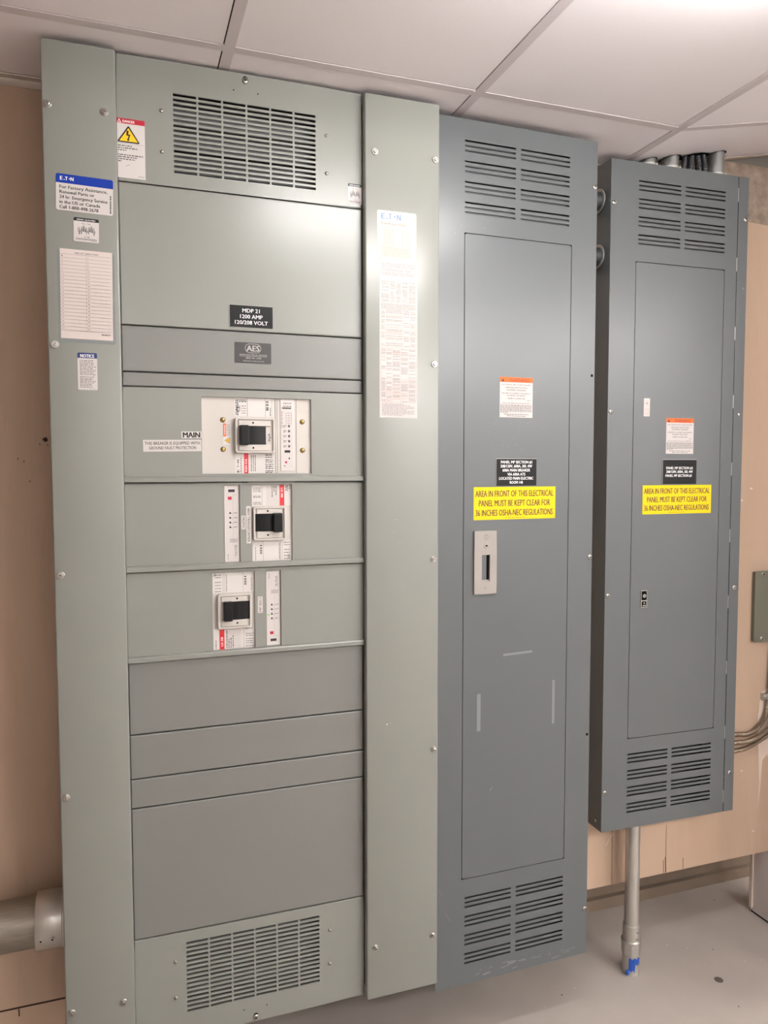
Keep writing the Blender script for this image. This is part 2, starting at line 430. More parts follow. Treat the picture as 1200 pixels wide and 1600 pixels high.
# corner wall at the right, white painted, stops short of the floor by a dark gap
bm = newbox(2.157, 2.29, 1.45, 2.10, .008, 2.66); box(bm, 2.16, 2.288, 1.455, 2.095, 0, .008, 1)
box(bm, 2.150, 2.157, 2.085, 2.099, .02, .26, 2, .002)
struct(obj('wall_right', bm, (M_DRYW, M_GAP, M_MUD)))
for nm, a in (('wall_far_right', (4.2, 4.24, -2.6, 2.34, 0, 2.8)), ('wall_left', (-1.94, -1.9, -2.6, 2.34, 0, 2.8)), ('wall_front', (-1.9, 4.2, -2.64, -2.6, 0, 2.8))):
    struct(obj(nm, newbox(*a), M_ROOM if nm != 'wall_left' else mat('room_wall_brown', rgb(140,120,100), .7)))
# suspended ceiling
slab = struct(obj('ceiling', newbox(-1.94, 4.24, -2.64, 2.345, 2.80, 2.84), M_GAP))
TX = [.245 + .607*k for k in (-4,-3,-2,-1,0,1,2)]      # long tees run in y
TX[-1] = 1.459
TY = [1.735 - .61*k for k in range(8)]
FX0, FX1 = 1.459, 2.062                                # sloping bay
SL = .2
def cz(x): return CZ if x <= FX0 else CZ + SL*(min(x, FX1)-FX0)
hw = .012
tops = [x for x in TX] + [FX1, FX1+.607, FX1+1.214, FX1+1.821]
for x in tops:
    z = cz(x); obj('tee', newbox(x-hw, x+hw, -2.6, BACKY-.001, z, z+.004), M_TEE, slab)
def sheared(x0, x1, y0, y1, t, m, name, dz=0, parent=slab):
    bm = bmesh.new(); vs = [bm.verts.new((x, y, cz(x)+dz+zz)) for x in (x0, x1) for y in (y0, y1) for zz in (0, t)]
    for q in ((0,1,3,2),(4,6,7,5),(0,4,5,1),(2,3,7,6),(0,2,6,4),(1,5,7,3)): bm.faces.new([vs[i] for i in q])
    return obj(name, bm, m, parent)
lampcells = []
xs = [-1.9] + tops
ys = [BACKY] + TY + [-2.6]
for i in range(len(xs)):
    xa = xs[i] + (hw if i else 0); xb = (xs[i+1] - hw if i+1 < len(xs) else 4.2)
    if xb-xa < .05: continue
    for y in TY: sheared(xa, xb, y-hw, y+hw, .004, M_TEE, 'tee', 0)
    for j in range(len(ys)-1):
        yb, ya = ys[j], ys[j+1]
        if j > 0: yb -= hw
        if j < len(ys)-2: ya += hw
        if yb-ya < .03: continue
        lit = any(abs((xa+xb)/2-l[0]) < l[3]/2+.1 and abs((ya+yb)/2-l[1]) < l[4]/2+.1 for l in LAMPS)
        sheared(xa+.0002, xb-.0028, ya+.0002, yb-.0028, .012, M_TILE if not lit else M_FIX, 'ceiling_tile', .0012)
# wall angle under the ceiling
bm = bmesh.new()
box(bm, -1.9, FX0, BACKY-.022, BACKY, CZ-.0030, CZ-.0010); box(bm, -1.9, .9, BACKY-.002, BACKY, CZ-.020, CZ-.003)
struct(obj('trim_2', bm, M_TRIM))
bm = bmesh.new()
v = [bm.verts.new((x, y, cz(x)-.004+t)) for x in (1.75, FX1) for y in (BACKY-.024, BACKY-.002) for t in (0, .003)]
for q in ((0,1,3,2),(4,6,7,5),(0,4,5,1),(2,3,7,6),(0,2,6,4),(1,5,7,3)): bm.faces.new([v[i] for i in q])
box(bm, FX1, 4.2, BACKY-.024, BACKY-.002, cz(9)-.004, cz(9)-.001)
struct(obj('trim_3', bm, M_TRIM))

struct(obj('trim_4', newbox(1.80, 4.2, 2.027, 2.040, 2.632, 2.79), mat('grey_fascia', rgb(112,108,102), .6)))

# ceiling fixtures; the last three are unseen, added as fill
for i, (x, y, z, sx, sy, wt) in enumerate(LAMPS):
    t = empty('ceiling_or_fill_light', (x, y, z), 0, ['ceiling light just above and in front of the switchboard', 'ceiling light at the right end of the room', 'added fill light directly behind the viewer', 'added fill light in the far right corner behind the viewer', 'added fill light in the far left corner behind the viewer'][i], 'light')
    top = cz(x) - z
    obj('housing', newbox(-sx/2, sx/2, -sy/2, sy/2, top-.012, top-.0005), M_FIX, t)
    obj('diffuser', newbox(-sx/2+.004, sx/2-.004, -sy/2+.004, sy/2-.004, 0, top-.0125, bevel=.008), glow(i, wt), t, smooth=True)

# ================================================================== SWITCHBOARD
CY, PY = 1.79, 1.815      # face of side covers, face of the centre covers
sw = empty('switchboard', (0, 0, 0), 0, 'tall light grey switchboard with three breakers, louvred ends and two side covers', 'switchboard')
bm = bmesh.new()
for a in ((-.138,-.134,1.817,2.02,.26,2.53),(.762,.766,1.84,2.02,.26,2.53),(-.134,.762,2.0,2.02,.26,2.53),(-.134,.762,1.84,2.0,.26,.264),(-.134,.762,1.84,2.0,2.526,2.53)):
    box(bm, *a)
obj('cabinet', bm, M_SWD, sw)
def cover(name, x0, x1, ret_l=True, ret_r=True):
    bm = newbox(x0, x1, CY, CY+.0255, .252, 2.538, bevel=.004, seg=3)
    return obj(name, bm, M_SW, sw, smooth=True)
lc = cover('side_cover', -.142, .0078); rc = cover('side_cover', .5765, .7735)
lc['label'] = 'narrow left side cover carrying the stickers'; rc['label'] = 'wide right side cover with two long rating labels'
for x, z in [(-.13,2.4018),(-.0168,2.4015),(-.1275,1.8977),(-.1279,1.3958),(-.1292,.895),(-.1292,.3943),(-.0178,.393)]: screw(HEX, lc, x, CY, z)
for x, z in [(.6022,2.4001),(.762,2.4011),(.7609,1.8941),(.7595,1.3947),(.761,.8935),(.7596,.3882),(.5989,.3896)]: screw(HEX, rc, x, CY, z)
g = .0011
def filler(z0, z1, m=M_SW, name='cover_plate', holes=None, dy=0, th=.004):
    bm = plate_holes(.0085, .5755, z0+g, z1-g, holes or [], PY+dy, th, .0028)
    return obj(name, bm, m, sw)
def louvre_holes(u0, u1, z0, z1, nc, nr, mull, fill):
    cw = (u1-u0-mull*(nc-1))/nc; p = (z1-z0)/(nr-1+fill); hs = []
    for c in range(nc):
        for r in range(nr):
            hs.append((u0+c*(cw+mull), u0+c*(cw+mull)+cw, z1-r*p-p*fill, z1-r*p))
    return hs
v1 = filler(2.2681, 2.5455, name='vent_plate', holes=louvre_holes(.1295,.4597,2.3002,2.4757,6,16,.0045,.54))
v2 = filler(.2505, .5187, name='vent_plate', holes=louvre_holes(.1272,.4567,.3155,.4905,6,16,.0045,.54))
v1['label'] = 'upper plate pierced by rows of slots'; v2['label'] = 'lower plate pierced by rows of slots'
for (a, b_, pl) in ((2.29, 2.49, v1), (.305, .50, v2)):   # baffle behind the slots
    bm = bmesh.new()
    box(bm, .11, .48, PY+.045, PY+.047, a, b_)
    for k in range(4): box(bm, .11, .48, PY+.02, PY+.045, a+.02+k*.052, a+.0215+k*.052)
    obj('baffle', bm, M_BAF, pl)
for x, z in ((.1036,2.433),(.1034,2.3433),(.4865,2.432),(.4864,2.343)): screw(RIVET, v1, x, PY, z)
for x, z in ((.101,.4475),(.101,.358),(.4842,.4467),(.4838,.3575)): screw(RIVET, v2, x, PY, z)
for x, z in ((.2656,2.5042),(.3219,2.5037)): hole_dot(v1, x, PY, z, .0016)
for x, z in ((.2634,.2874),(.3201,.2868)): hole_dot(v2, x, PY, z, .0016)
for pl, z, s in ((v1, 2.5290, 1), (v2, .2625, 1)):
    hole_dot(pl, .2925, PY, z+.004, .0062); screw(PAN, pl, .2925, PY-.0006, z)
filler(1.9530, 2.2681)
filler(1.8490, 1.9530, M_SWD); filler(1.8158, 1.8490, M_SWD)
filler(1.0112, 1.1811, M_SWD); filler(.9062, 1.0112, M_SWD); filler(.8360, .9062, M_SWD); filler(.5187, .8360, M_SWD)
O1 = (.1818,.4438,1.6175,1.7978)
T2, O2 = (.2300,.2684,1.405,1.590), (.2962,.3949,1.405,1.590)
O3, T3 = (.2008,.3015,1.196,1.3815), (.3280,.3655,1.196,1.381)
for z0, z1, hs in ((1.5967,1.8158,[O1]), (1.3908,1.5967,[T2,O2]), (1.1811,1.3908,[O3,T3])):
    p = filler(z0, z1, M_SW, 'breaker_cover', hs, dy=-.002, th=.006)
    # rolled lip along the bottom edge
    bm = bmesh.new()
    prof = [(0,0),(-.007,0),(-.009,.0015),(-.009,.010),(-.007,.0125),(0,.014)]
    A = [[bm.verts.new((x, PY-.002+a, z0+g+b_)) for a, b_ in prof] for x in (.0088,.5752)]
    for k in range(len(prof)-1): bm.faces.new((A[0][k], A[0][k+1], A[1][k+1], A[1][k]))
    bm.faces.new(A[0]); bm.faces.new(A[1][::-1])
    obj('bottom_lip', bm, M_SW, p)

# ---- breakers
BYF = PY+.005          # face of the breaker body behind the covers
def escutcheon(parent, x0, x1, z0, z1, y, d, win, name='escutcheon'):
    """raised frame with rounded corners around a recessed window plate"""
    bm = bmesh.new(); t = .0048
    out = rrect_pts(x0, x1, z0, z1, .0065); inn = rrect_pts(x0+t, x1-t, z0+t, z1-t, .002)
    y0, y1 = y-d, y
    rings = [[bm.verts.new((x, yy, z)) for x, z in pts] for pts, yy in
             ((out, y1), (out, y0+.0015), (rrect_pts(x0+.0015, x1-.0015, z0+.0015, z1-.0015, .004), y0), (inn, y0), (inn, y0+d*.42))]
    n = len(out)
    for a, b_ in zip(rings, rings[1:]):
        for k in range(n): bm.faces.new((a[k], a[(k+1)%n], b_[(k+1)%n], b_[k]))
    bm.faces.new(rings[-1]); bm.faces.new(rings[0][::-1])
    wx0, wx1, wz0, wz1 = win
    yi = y0+d*.42
    # bulged cheeks above and below the handle window
    for za, zb in ((wz1, z1-t-.0008), (z0+t+.0008, wz0)):
        box(bm, x0+t+.004, x1-t-.006, yi-.0035, yi, za, zb, 0, .0012)
    cx = (wx0+wx1)/2
    for zc in ((wz1+z1-t)/2, (wz0+z0+t)/2): box(bm, cx-.0020, cx+.0020, yi-.0039, yi-.003, zc-.002, zc+.002, 1)
    return obj(name, bm, (M_BRK, M_GAP), parent)
def handle(parent, win, y, side, proud=.016):
    wx0, wx1, wz0, wz1 = win
    bm = bmesh.new()
    n = 8; pts = []                       # curved apron
    xa, xb = wx0, wx1
    for k in range(n+1):
        t = k/n; pts.append((xa+(xb-xa)*t, y - .003*math.sin(math.pi*t)))
    lo = [bm.verts.new((a, b_, wz0)) for a, b_ in pts]; hi = [bm.verts.new((a, b_, wz1)) for a, b_ in pts]
    for k in range(n): bm.faces.new((lo[k], lo[k+1], hi[k+1], hi[k]))
    gw = (wx1-wx0)*.30; zi = (wz1-wz0)*.04
    gx = (wx0-.002, wx0+gw) if side < 0 else (wx1-gw, wx1+.004)
    box(bm, gx[0], gx[1], y-proud, y+.001, wz0-zi, wz1+zi, 0, .0022)
    gm = (gx[0]+gx[1])/2
    box(bm, gm+.001 if side < 0 else gx[0]-.002, gx[1]+.003 if side < 0 else gm, y-proud*.6, y, wz0+zi*2, wz1-zi*2, 0, .002)
    for zc in (wz0+.010, wz1-.010): lathe(bm, [(.0028, y-proud-.0006), (.0028, y-proud+.001)], 'Y', c=(gm-.002*1, 0, zc), n=12, mi=0)
    return obj('handle', bm, M_HAND, parent)
BM = [M_BRK2, M_BLK, M_GREYT, M_LGREY, M_RED, M_WHITE, M_ORNG, M_AMB, M_ENGR, M_GREEN, M_DRED]
# main breaker
mb = empty('main_breaker', (0,0,0), 0, '', ''); mb.parent = sw
del mb['category']; mb['label'] = 'largest breaker, in its wide white front plate'
bm = newbox(O1[0]-.01, O1[1]+.01, BYF, BYF+.05, O1[2]-.01, O1[3]+.01)
bmesh.ops.delete(bm, geom=[], context='VERTS')
mbody = obj('main_breaker_body', bm, M_BRK, sw)
bpy.data.objects.remove(mb); mb = mbody; mb.name = 'main_breaker'; mb['label'] = 'largest breaker, in its wide white front plate'
# vertical mouldings on the plate
bm = bmesh.new()
for x in (.3563, .3610, .4075): box(bm, x-.0004, x+.0004, BYF-.0005, BYF, O1[2], O1[3])
obj('moulding', bm, M_GREYT, mb)
esc = escutcheon(mb, .2578, .3535, 1.6661, 1.7506, BYF, .014, (.2700,.3318,1.6866,1.7303))
handle(mb, (.2700,.3318,1.6866,1.7303), BYF-.0092, -1, .018)
bm = bmesh.new()
for k, zz in enumerate((1.697, 1.7035, 1.710)): lathe(bm, [(.003, BYF-.0089), (.003, BYF-.0080)], 'Y', c=(.3395 + (.0015 if k % 2 else 0), 0, zz), n=14)
obj('embossing', bm, M_LGREY, mb)
s = Sticker(.2590,.3530,1.7535,1.7975, BYF, BM, 0, .0004)      # upper data sticker
s.bar(0,0,.32,1,0); s.bar(.315,0,.325,1,2)
s.text('CE', .12, .32, .09+.12, .12, 1, .02, rot=-90) if False else s.text('CE', .75, .42, .14, .09, 1, .02, rot=90)
for fy in (.10,.18): s.dashes(.12,.30,fy,.05,1,.06)
for fx in (.03,.07): s.dashes(.1,.95,fx,.025,1,.1,rot=1)
for fy in (.42,.55,.68,.8): s.dashes(.17,.29,fy,.035,2,.05)
s.bar(.78,.0,.787,1,2); s.bar(.95,.0,.957,1,2)
for fy in (.14,.3,.46,.56): s.bar(.80,fy,.865,fy+.1,1)
for k in range(8): s.bar(.80,.14+k*.065,.865,.155+k*.065,0)
s.dashes(.5,.95,.90,.02,2,.08,rot=1)
s.done('data_sticker', mb)
s = Sticker(.2590,.3530,1.6180,1.6655, BYF, BM, 0, .0004)      # lower data sticker
s.bar(.225,0,.335,1,4); s.text('RGH 516', .92, .28, .30, .05, 8, .02, rot=90)
s.text('E', .95,.80, .10, .055, 1, .03, rot=90); s.text('T', .70,.60, .10, .055, 1, .03, rot=90); s.bar(.065,.50,.085,.56,1); s.text('N', .46,.32, .10, .055, 1, .03, rot=90)
s.dashes(.2,.98,.14,.015,1,.1,rot=1)
for fx in (.40,.45,.50): s.dashes(.08,.9,fx,.018,1,.09,rot=1)
for fy in (.05,.16,.3,.4,.52,.62,.72,.85,.93): s.dashes(.77,.97,fy,.05,2,.06)
s.done('data_sticker', mb)
s = Sticker(.2320,.2485,1.6860,1.7370, BYF, BM, 0, .0004)      # orange warning sticker
s.bar(0,.02,.40,.62,6); s.text('WARNING', .56,.08, .28, .14, 8, .02, rot=90)
for fx in (.5,.62,.74,.86): s.dashes(.04,.6,fx,.05,2,.1,rot=1)
s.poly([(.12,.80),(.9,.66),(.9,.94)], 1); s.poly([(.2,.80),(.86,.69),(.86,.91)], 7, -.0004-.0002)
s.poly([(.45,.79),(.8,.79),(.8,.81),(.45,.81)], 1, -.0004-.0003)
s.done('warning_sticker', mb)
for x, z in ((.2310,1.7445),(.2311,1.675),(.4227,1.7433),(.423,1.6737)):
    hole_dot(mb, x, BYF, z, .0062); o = screw(BRS, mb, x, BYF-.0006, z); o['label'] = 'brass screw'
def trip_unit(parent, x0, x1, z0, z1, y, flip=False, main=False):
    """settings strip: window, red test button, row of dials"""
    w_, h_ = x1-x0, z1-z0
    s = Sticker(x0, x1, z0, z1, y, BM+[M_CREAM], .001, .0022)
    F = (lambda v: 1-v) if flip else (lambda v: v)
    def b(fx0, fy0, fx1, fy1, m): s.bar(fx0, min(F(fy0),F(fy1)), fx1, max(F(fy0),F(fy1)), m)
    if main:
        s.bar(.04,.02,.92,.98,5); s.bar(.05,.025,.91,.155,0)
        for fy in (.05,.09,.12): s.dashes(.2,.8,fy,.012,2,.12)
        s.bar(.1,.11,.8,.135,3)
        for k in range(5): s.bar(.40,.19+k*.035,.82,.193+k*.035,2)
        for fx in (.4,.6,.8): s.bar(fx,.19,fx+.02,.36,3)
        s.dashes(.17,.4,.08,.03,1,.04,rot=1)
        for k in range(5):
            fy = .375+k*.071
            s.poly([(.62+.10*math.cos(t*.785), fy+.022*math.sin(t*.785)) for t in range(8)], 3); s.poly([(.62+.055*math.cos(t*.785), fy+.012*math.sin(t*.785)) for t in range(8)], 1, -.0026)
            s.dashes(.2,.42,fy-.01,.012,2,.08); s.dashes(.2,.35,fy+.012,.008,2,.08)
        s.bar(.10,.55,.15,.57,9); s.bar(.27,.715,.70,.75,1)
        s.poly([(.62+.06*math.cos(t*.785), .83+.013*math.sin(t*.785)) for t in range(8)], 1)
        s.poly([(.38+.09*math.cos(t*.785), .885+.017*math.sin(t*.785)) for t in range(8)], 10)
        s.bar(.24,.93,.32,.945,1)
    else:
        s.bar(.06,.03,.94,.97,5)
        b(.28,.05,.74,.085,1); b(.25,.145,.52,.185,10)
        b(.60,.12,.61,.80,3); b(.60,.12,.85,.123,3)
        for k in range(4):
            fy = F(.36+k*.062)
            s.poly([(.40+.07*math.cos(t*.785), fy+.014*math.sin(t*.785)) for t in range(8)], 1)
            s.dashes(.65,.9,fy-.006,.009,2,.08); s.dashes(.5,.58,fy+.006,.006,2,.05)
        if flip: s.bar(.08,F(.41)-.012,.22,F(.41)+.006,9)
        for k in range(3): b(.35,.70+k*.018,.9,.708+k*.018,3)
        for fx in (.70,.80): s.dashes(min(F(.78),F(.93)),max(F(.78),F(.93)),fx,.035,2,.05,rot=1)
        s.dashes(min(F(.9),F(.97)),max(F(.9),F(.97)),.2,.03,2,.03,rot=1)
    return s.done('trip_unit', parent)
trip_unit(mb, .3690,.4020,1.6250,1.7965, BYF, main=True)
# two feeder breakers
def feeder(O, T, E_, W, side, flip, label):
    cb = obj('feeder_breaker', newbox(O[0]-.008, O[1]+.008, BYF, BYF+.05, O[2]-.008, O[3]+.008), M_BRK, sw); cb['label'] = label
    s = Sticker(O[0]+.002, O[1]-.001, E_[3]+.001, O[3], BYF, BM, 0, .0004)
    R_ = Sticker(O[0]+.002, O[1]-.001, O[2], E_[2]-.001, BYF, BM, 0, .0004)
    red, other = (s, R_) if not flip else (R_, s)
    a0 = .70 if not flip else .14
    red.bar(a0, 0 if not flip else .04, a0+.12, 1, 4)
    if not flip:
        red.text('LG 3IB', .15,.62, a0+.035, .05, 8, .02, rot=-90)
        red.bar(.36,.05,.69,.98,5)
        for fx, e in ((.50,.6),(.55,.35),(.60,.5),(.86,.3),(.9,.3)): red.dashes(.04,e,fx,.018,1,.1,rot=1)
        for fy in (.14,.22,.3,.52,.58,.82,.9): red.dashes(.03,.23,fy,.03,2,.05)
        red.bar(.25,0,.257,1,3); red.text('E', .02,.10,.945,.04,1,.03,rot=-90); red.bar(.94,.14,.975,.19,1)
    else:
        red.text('LG 3IB', .85,.40, a0+.085, .05, 8, .02, rot=90)
        red.bar(.29,.03,.66,.98,5)
        for fx, st in ((.31,.1),(.36,.5),(.41,.45),(.46,.35)): red.dashes(st,.95,fx,.018,1,.1,rot=1)
        for fy in (.05,.3,.4,.55,.65,.75,.9): red.dashes(.78,.97,fy,.03,2,.05)
        red.bar(.73,0,.737,1,3); red.dashes(.55,.95,.05,.015,1,.09,rot=1)
    m = (lambda v: v) if flip else (lambda v: 1-v)
    def ob(a, b1, c, d, mm): other.bar(min(m(a),m(c)), b1, max(m(a),m(c)), d, mm)
    ob(.0,.0,.24,1,0); ob(.24,0,.247,1,3); ob(.73,0,.737,1,3); ob(.28,0,.286,1,3)
    for fy in (.1,.22,.45,.6,.75,.9): other.dashes(min(m(.05),m(.2)),max(m(.05),m(.2)),fy,.035,2,.04)
    for fy in (.2,.32,.44,.56): ob(.76,fy,.815,fy+.08,1)
    for k in range(7): ob(.76,.2+k*.065,.815,.215+k*.065,0)
    other.dashes(.1,.95,m(.32),.015,2,.08,rot=1); other.dashes(.3,.95,m(.93),.012,2,.08,rot=1)
    other.text('CE', *((.02,.18) if flip else (.72,.9)), *( (.02,) if flip else (.9,)), .05, 1, .02, rot=-90)
    s.done('data_sticker', cb); R_.done('data_sticker', cb)
    escutcheon(cb, *E_, BYF, .013, W); handle(cb, W, BYF-.0086, side, .015)
    tb = obj('trip_unit_housing', newbox(T[0]-.006, T[1]+.006, BYF, BYF+.04, T[2]-.006, T[3]+.006), M_BRK, cb)
    t = trip_unit(cb, T[0]+.002, T[1]-.003, T[2]+.002, T[3]-.001, BYF, flip)
    return cb
feeder(O2, T2, (.2985,.3790,1.4558,1.5385), (.3038,.3640,1.4780,1.5206), 1, False, 'breaker with its handle thrown to the right')
feeder(O3, T3, (.2120,.2930,1.2470,1.3310), (.2275,.2885,1.2680,1.3116), -1, True, 'breaker with its handle thrown to the left')

# ---- stickers of the switchboard
e = .0006
def put(st, name, label): return st.done(name, sw, label)
s = Sticker(-.1177,-.0027,2.1828,2.2593, CY, [M_WHITE, M_BLUE, M_BLK, M_ENGR], .0045, tilt=-1.2)
s.header(.25, 1)
s.text('E', .07,.115,.17,.10,3,.03); s.bar(.135,.14,.15,.165,3); s.text('T', .155,.205,.17,.10,3,.03); s.bar(.225,.105,.24,.135,3); s.text('N', .25,.305,.17,.10,3,.03)
for i, (t, x1) in enumerate((('For Factory Assistance,',.90),('Renewal Parts or',.67),('24 hr. Emergency Service',.90),('in the US or Canada',.77),('Call 1-800-498-2678',.74))):
    s.text(t, .06, x1, .40+i*.138, .088, 2, .022)
s.dashes(.45,.95,.945,.022,2,.06,rot=1)
put(s, 'service_sticker', 'white sticker with blue header and service phone number')
def seismic(u0, u1, z0, z1, y, tilt, name='seismic_sticker', part=1.0, label='small white sticker with black header and a jagged wave'):
    s = Sticker(u0, u1, z0, z1, y, [M_WHITE, M_BLK, M_ENGR, M_GREYT], .003, tilt=tilt)
    s.header(.14, 1); s.text('SEISMIC QUALIFIED', .12, .86, .105, .055, 2, .01)
    s.text('IBC / CBC', .32, .68, .27, .05, 3)
    rnd = random.Random(3)
    for k in range(17):
        x = .17+k*.042; c = .50+.06*math.sin(k*.9); h = .06+.11*abs(math.sin(k*1.35+.4))
        s.poly([(x, c-h), (x+.014, c-h+.02), (x+.004+.02*(k%2), c+h), (x-.012, c+h-.03)], 1 if k % 3 else 3)
    s.text('E', .42,.46,.82,.05,1,.03); s.text('T', .48,.52,.82,.05,1,.03); s.bar(.53,.785,.55,.80,1); s.text('N', .56,.62,.82,.05,1,.03)
    s.dashes(.08,.92,.86,.022,3,.05); s.dashes(.08,.92,.90,.022,3,.05); s.dashes(.7,.92,.945,.012,3,.05)
    return s.done(name, sw, label)
seismic(-.0842,-.0333,2.1206,2.1711, CY, -1)
seismic(.5400,.5755,2.2779,2.3262, PY, -.5, label='white wave sticker half hidden by the right side cover')
# circuit directory in clear sleeve
s = Sticker(-.1190,-.0030,1.9030,2.1000, CY, [M_TAPE], .006, .0003); s.done('directory_sleeve', sw)
s = Sticker(-.1140,-.0080,1.9116,2.1024, CY-.0004, [M_PAPER, M_BLK, M_LGREY, M_GREYT], .0008, tilt=-.6)
s.text('CIRCUIT DIRECTORY', .27, .74, .050, .020, 3, .01)
for k in range(22):
    fy = .058+k*.0405; s.bar(.0,fy,.97,fy+.0032,2)
    if k < 21:
        s.text(str(2*k+1), .03, .05 if k < 5 else .065, fy+.028, .013, 3); s.text(str(2*k+2), .52, .54 if k < 4 else .56, fy+.028, .013, 3)
s.bar(.495,.065,.4985,.92,2); s.dashes(.78,.96,.935,.008,3,.04)
put(s, 'circuit_directory', 'white ruled circuit directory card')
s = Sticker(-.0830,-.0430,1.8021,1.8825, CY, [M_WHITE, M_NAVY, M_ENGR, M_GREYT], .003)
s.header(.145, 1); s.text('NOTICE', .14, .86, .125, .085, 2, .03)
for k in range(10): s.dashes(.10, random.uniform(.78,.95), .20+k*.042, .016, 3, .13)
for k in range(8): s.dashes(.10, random.uniform(.7,.92), .64+k*.040, .016, 3, .13)
s.dashes(.6,.9,.965,.006,3,.1)
put(s, 'notice_sticker', 'small white sticker headed NOTICE in blue')
s = Sticker(.6073,.7101,2.1459,2.2626, CY, [M_CREAM, M_LBLUE, M_GREYT, M_PINK], .004)
s.text('E', .10,.19,.18,.12,1,.03); s.bar(.235,.145,.265,.175,1); s.text('T', .285,.375,.18,.12,1,.03); s.bar(.43,.10,.46,.13,1); s.text('N', .50,.60,.18,.12,1,.03)
s.text('Pow-R-Line Xpert', .10, .76, .29, .05, 2)
s.dashes(.1,.35,.33,.012,3,.06)
s.bar(.12,.38,.88,.388,3); s.bar(.12,.72,.88,.728,3); s.bar(.12,.38,.125,.72,3); s.bar(.875,.38,.88,.72,3)
for k in range(8):
    for a, b_ in ((.16,.42),(.6,.7),(.75,.84)): s.dashes(a, b_, .41+k*.038, .014, 3, .05)
for k in range(6): s.dashes(.12,.85,.76+k*.033,.018,3,.05)
put(s, 'rating_label', 'cream rating label with blue logo lettering')
s = Sticker(.6130,.7133,1.7561,2.1406, CY, [M_WHITE, M_LGREY, M_GREYT, M_PINK], .0005)
for k in range(4): s.dashes(.04,.96,.012+k*.0075,.0032,1,.05)
for k in range(2): s.dashes(.04,.85,.050+k*.0075,.0032,1,.05)
for k in range(3): s.dashes(.04,.92,.070+k*.0075,.0032,1,.05)
def tbl(fy0, fy1, cols, rows, dens):
    for x in cols: s.bar(x, fy0, x+.003, fy1, 1)
    for r in rows: s.bar(cols[0], r, cols[-1], r+.0008, 1)
    n = int((fy1-fy0)/.0078)
    for c0, c1 in zip(cols, cols[1:]):
        for k in range(n):
            if random.random() < dens: s.dashes(c0+.02, c1-.02, fy0+.003+k*.0078, .0034, 1 if random.random() < .75 else 3, .04)
tbl(.125,.26,(.03,.27,.42,.58,.76,.97),(.125,.155,.19,.225,.26),.85)
for k in range(5): s.dashes(.04,.95,.268+k*.0075,.0032,1,.05)
tbl(.305,.545,(.03,.15,.62,.80,.97),(.305,.33,.35,.37,.39,.43,.46,.48,.545),.62)
tbl(.555,.90,(.03,.17,.33,.55,.76,.97),(.555,.58,.67,.75,.78,.80,.82,.84,.86,.88,.90),.62)
for k in range(9): s.dashes(.06,random.uniform(.6,.95),.91+k*.0088,.0036,1,.05)
put(s, 'data_table_label', 'very long white label packed with tables')
s = Sticker(.0085,.0672,2.2761,2.4045, PY, [M_WHITE, M_DRED, M_ENGR, M_BLK, M_AMB, M_GREYT, M_LGREY], .0006)
s.bar(0,0,1,.085,1); s.poly([(.02,.078),(.08,.01),(.16,.078)], 2, -.0009); s.poly([(.045,.072),(.08,.028),(.125,.072)],1,-.0010); s.text('DANGER', .20,.64,.066,.040,2,.03)
s.poly([(.03,.405),(-.0+.01,.385),(.39,.125),(.43,.125),(.80,.385),(.78,.405)], 3); s.poly([(.075,.382),(.41,.155),(.745,.382)], 4, -.0009)
s.poly([(.34,.20),(.42,.20),(.40,.262),(.48,.262),(.42,.345),(.455,.335),(.385,.385),(.345,.33),(.375,.342),(.41,.285),(.33,.285)], 3, -.0011)
s.bar(.0,.42,.98,.424,6)
for i, (a, b_) in enumerate(((.02,.54),(.02,.74),(.02,.32))): s.dashes(a, b_, .45+i*.038, .018, 5, .09)
for i, b_ in enumerate((.92,.72,.62,.16)): s.dashes(.02, b_, .605+i*.036, .018, 5, .09)
s.poly([(.28,.80),(.45,.765),(.46,.77),(.3,.805)],6); s.dashes(.74,.96,.955,.008,5,.05)
put(s, 'danger_sticker', 'white sticker headed DANGER with a yellow lightning triangle')
def engraved(u0, u1, z0, z1, y, lines, parent, m=M_PLATE, label=None, name='engraved_plate', bold=.010):
    s = Sticker(u0, u1, z0, z1, y, [m, M_ENGR, M_SILV], .0006, .0015)
    b = .012
    s.bar(0,0,1,b*1.2,2); s.bar(0,0,b*.7,1,2)
    for t, a, c, fy, fh in lines: s.text(t, a, c, fy, fh, 1, bold)
    return s.done(name, parent, label)
engraved(.2489,.3513,1.9630,2.0143, PY, [('MDP 21',.30,.70,.33,.17),('1200 AMP',.245,.765,.60,.17),('120/208 VOLT',.125,.885,.87,.17)], sw, label='black engraved plate reading MDP 21')
s = Sticker(.2604,.3470,1.8791,1.9276, PY, [M_AESP, M_SILV], .002, .001)
def ring(s, fx0, fx1, fy0, fy1, t, m):
    A = rrect_pts(fx0*s.w, fx1*s.w, fy0*s.h, fy1*s.h, (fy1-fy0)*s.h*.499, 8); B = rrect_pts(fx0*s.w+t, fx1*s.w-t, fy0*s.h+t, fy1*s.h-t, (fy1-fy0)*s.h*.499-t, 8)
    n = len(A)
    for k in range(n): s.poly([(p[0]/s.w, p[1]/s.h) for p in (A[k], A[(k+1)%n], B[(k+1)%n], B[k])], m)
ring(s, .28,.72,.06,.50,.0009,1); s.text('AES', .32,.68,.42,.27,1,.02)
s.text('AIDEN ELECTRICAL SERVICES', .12,.88,.62,.055,1); s.bar(.13,.655,.88,.67,1); s.text('(800) 451 3478', .30,.72,.79,.075,1); s.text('AllstarElectricalServices.com', .22,.80,.92,.055,1)
put(s, 'business_plate', 'charcoal rounded plate with an oval AES logo')
